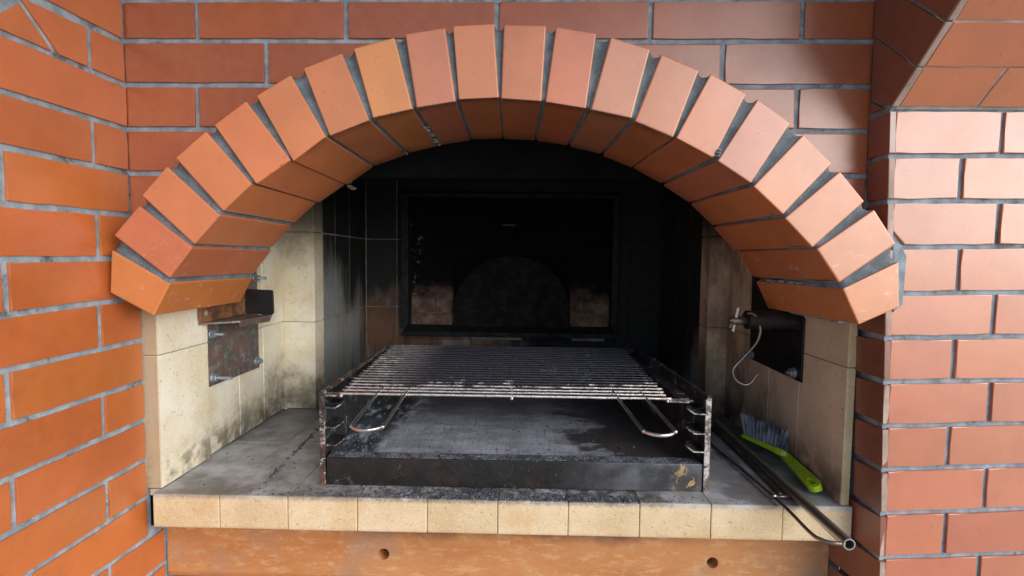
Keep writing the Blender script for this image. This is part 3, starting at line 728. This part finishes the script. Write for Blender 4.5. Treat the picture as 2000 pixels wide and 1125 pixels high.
# front flanges of the side plates, slotted into tabs
def strip(xo, xi):
    xm = xo+(xi-xo)*.5; q = [(xo, -426), (xi, -426)]
    for z in (-378, -350, -316, -279): q += [(xi, z-1.5), (xm, z-1.5), (xm, z+1.5), (xi, z+1.5)]
    q += [(xi, -253), (xi+(xo-xi)*.3, -249.5), (xo, -249.5)]
    q = [(x+random.uniform(-.3, .3), z) for x, z in q]
    bm = bmesh.new(); prism(bm, [(x, 880.5, z) for x, z in q], [(x, 883.2, z) for x, z in q], .4, 1); return bm
link('front_edge', strip(-371, -361), EDGL, rk)
for q in ([(-371, 884, -249), (-361, 884, -249), (-361, 1376, -242), (-371, 1376, -242)], [(344, 884, -246), (351, 884, -246), (327, 1376, -239), (320, 1376, -239)]):
    bm = bmesh.new(); prism(bm, q, [(x, y, z-4) for x, y, z in q], 1.2, 2, True); link('top_flange', bm, EDGL if q[0][0] < 0 else RACK, rk)
link('front_edge', strip(351, 341), EDGE, rk)
for zt in (-279, -316, -350):
    for s in (-1, 1):
        xw = -368 if s < 0 else 348; xi = xw+s*30*-1
        e_ = [(xw, 884, zt), (xi+s*7, 884, zt), (xi+s*2, 886, zt+1.5), (xi-s*3, 892, zt+4.5), (xi-s*4, 905, zt+5)]
        q = e_+[(xi+s*4, 930, zt+3), (xw, 940, zt+1)]
        bm = bmesh.new(); prism(bm, q, [(x, y, z-1.6) for x, y, z in q], .3, 1, True); tb = link('support_tab', bm, RACK, rk)
        bm = bmesh.new(); tube(bm, smoothline([(x, y-.8, z-.6) for x, y, z in e_], 4), 1.5, 6, .1); link('edge', bm, EDGL if s < 0 else EDGE, tb, True)
for s in (-1, 1):
    xw = -368 if s < 0 else 347
    bm = bmesh.new(); xi = -330 if s < 0 else 276; y0 = 888 if s < 0 else 884
    prism(bm, [(xw-s*(0 if s < 0 else 35), y0, -257), (xi, y0, -256), (xi, y0+14, -256), (xw-s*(0 if s < 0 else 30), y0+20, -256)], [(xw-s*(0 if s < 0 else 35), y0, -260), (xi, y0, -259), (xi, y0+14, -259), (xw-s*(0 if s < 0 else 30), y0+20, -259)], .5, 1, True)
    link('support_tab', bm, EDGE, rk)
    xs_ = (-366, -340) if s < 0 else (300, 325)
    bm = bmesh.new(); box(bm, xs_[0], xs_[1], 900, 1370, -262, -259.5, .5); link('runner', bm, RACK, rk)
# front bar, its flange and the tray
link('front_bar', B(-360, 340, 884, 888, -426, -374, bevel=1.2), BARM, rk)
link('bar_flange', B(-360, 340, 889, 914, -377.5, -374, bevel=.8), m_steel('ashy_flange', dark=(.06, .065, .075), rust=(.17, .19, .22), pale=(.34, .37, .42), r1=.45, p1=.55, rough=.7, metal=0, sc=3).m, rk)
bm = bmesh.new(); bmesh.ops.create_grid(bm, x_segments=90, y_segments=60, size=1)
from mathutils import noise as mn
for v in bm.verts:
    x = -12+v.co.x*353; y = 1143+v.co.y*230
    h = mn.noise(Vector((x*.03, y*.012, 0)))*1.2
    e = max(0, (-300-x)/60); h += e*e*8*(1+.7*mn.noise(Vector((x*.05, y*.03, 3))))
    e = max(0, (x-290)/50); h += e*e*4*(1+.7*mn.noise(Vector((x*.05, y*.03, 3))))
    v.co = Vector((x, y, -381+h))
link('tray', bm, TRAY, rk, True)

# ------------------------------------------------------------------ grate
gt = empty('grill_grate', (-30, 1130, -252), 'steel wire grill grate with two loop handles lying across the rack', 'grate')
NW = 23
for k in range(NW):
    t = k/(NW-1); y = 884+t*(1366-884); z = -252+t*4+random.uniform(-.5, .5)
    xl = -336-t*30+random.uniform(-3, 3); xr = 276+t*20+random.uniform(-3, 3)
    if k == 0: xl, xr = -334, 279
    n = 90; bw = random.uniform(-1.2, 1.2); pts = []
    for i in range(n+1):
        s = i/n; pts.append((xl+(xr-xl)*s, y+bw*math.sin(math.pi*s)+random.uniform(-.12, .12), z+(random.uniform(-.25, .25))))
    gj = .05 if k < 2 else .22
    bm = bmesh.new(); tube(bm, pts, 2.1 if k else 2.6, 7, gj); link('wire', bm, WIRE, gt, True)
for x0, x1, rr in ((-331, -361, 2.8), (-14, -30, 2.8), (272, 291, 2.8)):
    bm = bmesh.new(); tube(bm, [(x0+(x1-x0)*i/40, 882+(1368-882)*i/40, -256.5+i/10) for i in range(41)], rr, 7, .06); link('cross_rod', bm, WIRE, gt, True)
for xa, xb, sk in ((-264, -212, 10), (181, 233, 1)):
    xc, rr_ = (xa+xb)/2, (xb-xa)/2-2
    pts = [(xa, 935, -253), (xa, 880, -253), (xc-rr_+sk, 724, -252)]+[(xc+sk-rr_*math.cos(math.pi*k/8), 722-26*math.sin(math.pi*k/8), -252-.6*math.sin(math.pi*k/8)) for k in range(1, 8)]+[(xc+rr_+sk, 724, -252), (xb, 880, -253), (xb, 935, -253)]
    bm = bmesh.new(); tube(bm, smoothline(pts), 2.7, 10); link('handle', bm, BRIGHT, gt, True)

# ------------------------------------------------------------------ stainless tube tool
tl = empty('coal_rake', (480, 960, -427), 'stainless tube and wire rake handle sticking out over the right end of the shelf', 'tool')
def pipe(p0, p1, R, r_, n=28):
    bm = bmesh.new(); p0, p1 = Vector(p0), Vector(p1); t = (p1-p0).normalized(); N = Vector((0, 0, 1)); N = (N-t*N.dot(t)).normalized(); Bn = t.cross(N)
    rg = []
    for p, q in ((p0+t*60, r_), (p0, r_), (p0-t*.0, R), (p1, R)):
        rg.append([bm.verts.new(p+(N*math.cos(2*math.pi*k/n)+Bn*math.sin(2*math.pi*k/n))*q) for k in range(n)])
    for A, C in zip(rg, rg[1:]):
        for k in range(n): bm.faces.new((A[k], A[(k+1) % n], C[(k+1) % n], C[k]))
    bm.faces.new(rg[0]); bm.faces.new(rg[-1]); return bm
o = link('tube', pipe((491.5, 706, -416), (510, 1250, -418), 8.8, 6.8), TUBE, tl, True)
o.data.set_sharp_from_angle(angle=math.radians(40))
bm = bmesh.new(); tube(bm, smoothline([(444, 1260, -423), (447, 1095, -422), (459, 856, -420), (455, 745, -419), (459, 722, -418), (470, 712, -417.5), (487, 710, -417)]), 2.9, 10); link('rod', bm, DROD, tl, True)
bm = bmesh.new(); tube(bm, [(456, 857, -419), (488, 857, -419)], 3, 10); link('crossbar', bm, DROD, tl, True)
bm = bmesh.new(); tube(bm, smoothline([(478, 872, -423), (484, 1000, -423), (492, 1250, -423)]), 3.2, 8); link('rod', bm, DROD, tl, True)
bm = bmesh.new(); bmesh.ops.create_icosphere(bm, subdivisions=2, radius=4.2, matrix=Matrix.Translation((459, 857, -418))); link('weld', bm, BRIGHT, tl, True)

# ------------------------------------------------------------------ hand brush
br = empty('hand_brush', (540, 980, -427), 'lime green hand brush with grey bristles leaning on the right cheek of the hearth', 'brush')
# handle: frame through a spine from the end loop to the neck
ax0, ax1 = Vector((545, 872, -411)), Vector((556, 1012, -402))
tv = (ax1-ax0).normalized(); sv = Vector((.93, -.06, .36)); sv = (sv-tv*sv.dot(tv)).normalized(); nv = tv.cross(sv)
if nv.z < 0: nv = -nv
L = (ax1-ax0).length
def hw(s): return 12*math.sqrt(max(0, 1-(1-min(1, s/13))**2)) if s < 13 else 12-4*min(1, (s-13)/(L-30))
out = []; 
ss = [0, 1, 3, 6, 9, 13, 30, 60, 90, 120, L]
left = [(s, hw(s)) for s in ss]; loop = left+[(s, -h_) for s, h_ in left[::-1] if h_ > 0]
loop = loop[1:] if loop[0][1] == 0 else loop
P3 = lambda s, h_, n_: ax0+tv*s+sv*h_+nv*n_
N = len(loop)
bm = bmesh.new()
outer_t = [bm.verts.new(P3(s, h_, 5)) for s, h_ in loop]; outer_b = [bm.verts.new(P3(s, h_, -6)) for s, h_ in loop]
cs = L/2
inn = [(s+(cs-s)/L*7 if True else s, h_*(1-3.0/max(4, abs(h_)))) for s, h_ in loop]
inner_t = [bm.verts.new(P3(s, h_, 5)) for s, h_ in inn]; inner_b = [bm.verts.new(P3(s, h_, 0)) for s, h_ in inn]
for k in range(N):
    j = (k+1) % N
    bm.faces.new((outer_t[k], outer_t[j], outer_b[j], outer_b[k])); bm.faces.new((outer_t[k], inner_t[k], inner_t[j], outer_t[j])); bm.faces.new((inner_t[k], inner_b[k], inner_b[j], inner_t[j]))
# recessed floor with a hanging hole near the end
hole = [(18+9*math.cos(q)*(1 if math.cos(q) < 0 else 1.5), 5.5*math.sin(q)) for q in [2*math.pi*k/N for k in range(N)]]
def ang(p): return math.atan2(p[1], p[0]-22)
order = sorted(range(N), key=lambda k: ang(inn[k])); horder = sorted(range(N), key=lambda k: ang(hole[k]))
hv = [bm.verts.new(P3(*hole[k], 0)) for k in horder]; hu = [bm.verts.new(P3(*hole[k], 5)) for k in horder]; hb = [bm.verts.new(P3(*hole[k], -6)) for k in horder]
iv = [inner_b[k] for k in order]
for k in range(N):
    j = (k+1) % N; bm.faces.new((iv[k], iv[j], hv[j], hv[k])); bm.faces.new((hb[k], hb[j], hv[j], hv[k]))
# raised rim round the hole
hole2 = [(18+11.5*math.cos(q)*(1 if math.cos(q) < 0 else 1.45), 8*math.sin(q)) for q in [2*math.pi*k/N for k in range(N)]]
h2 = [bm.verts.new(P3(*hole2[k], 5)) for k in horder]; h3 = [bm.verts.new(P3(*hole2[k], 0)) for k in horder]
for k in range(N):
    j = (k+1) % N; bm.faces.new((hu[k], hu[j], hv[j], hv[k])); bm.faces.new((hu[k], h2[k], h2[j], hu[j])); bm.faces.new((h2[k], h3[k], h3[j], h2[j]))
link('handle', bm, LIME, br)
# head: neck block and the long back that carries the bristles
hd0, hd1 = Vector((557, 1006, -401)), Vector((512, 1100, -397))
dv = (hd1-hd0).normalized(); upv = Vector((.30, .36, .88)); upv = (upv-dv*upv.dot(dv)).normalized(); wv = dv.cross(upv)
bm = bmesh.new()
def sec(s, w_, h_): return [hd0+dv*s+wv*(i*w_)+upv*(j_*h_) for i, j_ in ((-1, -1), (1, -1), (1, 1), (-1, 1))]
secs = [sec(-8, 8, 4), sec(-2, 13, 6.5), sec(14, 14, 6.5), sec(22, 12, 5), sec(60, 11, 4.5), sec(100, 9, 4), sec(106, 6, 2.5)]
rv_ = [[bm.verts.new(p) for p in s_] for s_ in secs]
for A, C in zip(rv_, rv_[1:]):
    for k in range(4): bm.faces.new((A[k], A[(k+1) % 4], C[(k+1) % 4], C[k]))
bm.faces.new(rv_[0]); bm.faces.new(rv_[-1])
bmesh.ops.bevel(bm, geom=list(bm.edges), offset=1.2, segments=2, affect='EDGES', clamp_overlap=True)
link('head', bm, LIME, br)
bm = bmesh.new()
for a_ in range(12):
    for b_ in range(4):
        base = hd0+dv*(6+a_*8.2)+wv*(-7.5+b_*5)+upv*5
        for q in range(11):
            o_ = base+dv*random.uniform(-1.8, 1.8)+wv*random.uniform(-1.6, 1.6)
            lean = dv*(-.05+a_*.05+random.uniform(-.10, .10))+wv*((b_-1.5)*.10+random.uniform(-.10, .10))
            tip = o_+(upv+lean)*random.uniform(36, 44)
            mid = (o_+tip)/2+dv*random.uniform(-1, 1)
            d1 = Vector((.45, 0, 0)); d2 = Vector((0, .3, .3))
            vs = [[bm.verts.new(p+e) for e in (d1, -d1+d2, -d2)] for p in (o_, mid, tip)]
            for A, C in zip(vs, vs[1:]):
                for k in range(3): bm.faces.new((A[k], A[(k+1) % 3], C[(k+1) % 3], C[k]))
link('bristles', bm, BRISTLE, br)

# ------------------------------------------------------------------ bolts
def bolt(par, x, y, z, s, rod=24, R=8.2, mat=ZINC):
    """bolt standing out of a cheek along X (s=+1: towards +X)."""
    def disc(x0, x1, rr, n, bm, rot=0.):
        f = [(x0, y+rr*math.cos(2*math.pi*k/n+rot), z+rr*math.sin(2*math.pi*k/n+rot)) for k in range(n)]
        prism(bm, [(x1, p[1], p[2]) for p in f], f, .6, 1)
    bm = bmesh.new(); disc(x, x+s*2.2, R*1.25, 20, bm); t = bmesh.new(); disc(x+s*2, x+s*10, R, 6, t, random.random()); merge(bm, t)
    n = 26; pts = [(x+s*(8+rod*i/n), y, z) for i in range(n+1)]; rad = [3.7-(.5 if i % 2 else 0)-(1.2 if i > n-2 else 0) for i in range(n+1)]
    t = bmesh.new(); tube(t, pts, rad, 10); merge(bm, t)
    link('bolt', bm, mat, par)
# left bracket
lb = empty('spit_bracket', (-640, 1090, -277), 'rusty steel spit bracket with a black end flange bolted to the pale left cheek', 'bracket')
bm = bmesh.new(); q = [(991, -277), (1200, -279), (1197, -30), (1000, -30)]
prism(bm, [(-656, y, z) for y, z in q], [(-659.5, y, z) for y, z in q], .6, 1); link('wall_plate', bm, PLATE_L, lb)
for y, z, rd in ((1014, -166, 20), (1187, -260, 8), (1015, -260, 34), (1187, -53, 20)): bolt(lb, -656, y, z, 1, rd)
# upright web with a round hole, shelf and black end flange
bm = bmesh.new()
q = [(966, -136), (962, -128), (962, -108), (968, -100), (1122, -75), (1122, -134)]
prism(bm, [(-644, y, z) for y, z in q], [(-647, y, z) for y, z in q], .6, 1); link('web', bm, m_steel('rusty_web', dark=(.10, .05, .03), rust=(.28, .12, .05), pale=(.20, .13, .09), r1=.4, p1=.58, rough=.6, metal=.1, sc=2.5).m, lb)
bm = bmesh.new(); tube(bm, [(-643.6, 978, -117), (-642.6, 978, -117)], 5.5, 16); link('hole', bm, GROUT, lb)
bm = bmesh.new(); q = [(-655, 966), (-648, 968), (-592, 1012), (-582, 1124), (-655, 1124)]
prism(bm, [(x, y, -136) for x, y in q], [(x, y, -140) for x, y in q], .8, 1); link('shelf', bm, PLATE_L, lb)
bm = bmesh.new(); q = [(-642, -76), (-580, -78), (-578, -81), (-577, -131), (-584, -139), (-594, -141), (-606, -134), (-642, -134)]
prism(bm, [(x, 1121, z) for x, z in q], [(x, 1125, z) for x, z in q], .8, 1); link('end_flange', bm, BLACK, lb)
bm = bmesh.new(); q = [(-592, 1012, -138), (-582, 1124, -138), (-588, 1124, -152), (-596, 1020, -150)]
prism(bm, q, [(x-3, y, z) for x, y, z in q], .5, 1); link('lip', bm, PLATE_L, lb)
# right bracket
rb = empty('spit_bracket', (550, 1090, -240), 'black steel plate and pipe bracket with a cross pin on the right cheek', 'bracket')
bm = bmesh.new(); q = [(972, -240), (1192, -236), (1196, -20), (1120, -20), (972, -112)]
prism(bm, [(563, y, z) for y, z in q], [(566.5, y, z) for y, z in q], .6, 1); link('wall_plate', bm, PLATE_R, rb)
bolt(rb, 563, 1180, -224, -1, 16, 8); bolt(rb, 563, 998, -226, -1, 8, 9); bolt(rb, 563, 990, -128, -1, 3, 8, BLACK)
bm = bmesh.new(); tube(bm, [(566, 1000, -118), (463, 1000, -118)], 19, 28); o = link('pipe', bm, PLATE_R, rb, True); o.data.set_sharp_from_angle(angle=math.radians(40))
bm = bmesh.new(); tube(bm, [(470, 999, -119), (440, 999, -120), (433, 999, -120), (429, 999, -120), (427, 999, -120)], [9, 9, 8.2, 5.5, 2.5], 20); link('pin', bm, BRS, rb, True)
bm = bmesh.new(); tube(bm, [(443, 993, -92), (438, 1003, -142)], 4.2, 12); o = link('cross_pin', bm, BRIGHT, rb, True); o.data.set_sharp_from_angle(angle=math.radians(40))
bm = bmesh.new(); tube(bm, [(430, 990, -122), (424, 988, -134)], 2.2, 8); link('split_pin', bm, BRS, rb, True)
# S hook
sh_ = empty('s_hook', (470, 996, -255), 'thin steel S-hook hanging from the pin of the right-hand bracket', 'hook')
hp = [(1449, 611), (1456, 610), (1466, 615), (1474, 630), (1477, 648), (1469, 670), (1446, 697), (1429, 718), (1430, 735), (1442, 747), (1458, 750), (1469, 741), (1477, 729)]
bm = bmesh.new(); tube(bm, smoothline([(470+(x-1462)*1.03, 984+(i*.6), -103-(y-610)*1.05) for i, (x, y) in enumerate(hp)]), 2.6, 10); link('hook_wire', bm, BRS, sh_, True)

# ------------------------------------------------------------------ ash and charcoal crumbs (nobody could count them)
def crumbs(name, n, place, smin, smax, label, mat=ASHM):
    bm = bmesh.new()
    for k in range(n):
        x, y, z = place(); s = smin+(smax-smin)*random.random()**3
        M = Matrix.Translation((x, y, z+s*.3)) @ Matrix.Rotation(random.random()*6, 4, 'Z') @ Matrix.Diagonal((s*random.uniform(.7, 1.6), s*random.uniform(.6, 1.2), s*random.uniform(.4, .8), 1))
        d = bmesh.ops.create_icosphere(bm, subdivisions=1, radius=1, matrix=M)
        for v in d['verts']: v.co += Vector((random.uniform(-1, 1), random.uniform(-1, 1), random.uniform(-1, 1)))*s*.25
    setp(link(name, bm, mat), label, 'ash', None, 'stuff')
gx = lambda m, s: max(-640, min(560, random.gauss(m, s)))
crumbs('charcoal_crumbs', 2600, lambda: (gx(-20, 200), 841+min(44, abs(random.gauss(0, 17))), -427.5), .4, 2.3, 'black charcoal crumbs and ash scattered on the shelf in front of the rack')
crumbs('ash_crumbs', 1300, lambda: (random.uniform(-355, 335), random.uniform(888, 913), -374), .4, 1.9, 'ash crumbs lying on the flange of the rack front bar')
crumbs('tray_crumbs', 260, lambda: (random.choice((random.uniform(-350, 300), random.gauss(-320, 14))), 915+random.random()**1.5*250, -380), .5, 3.0, 'charcoal bits scattered over the grey tray of the grill rack')
crumbs('hearth_crumbs', 420, lambda: ((lambda y: (random.gauss(-478-(y-880)*.08, 2.6), y, -427.5))(random.choice((random.gauss(930, 25), random.gauss(1080, 40), random.uniform(880, 1300)))) if random.random() < .75 else (random.uniform(-640, -385), random.uniform(850, 1330), -427.5)), .5, 2.8, 'scattered charcoal specks on the open hearth left of the rack')
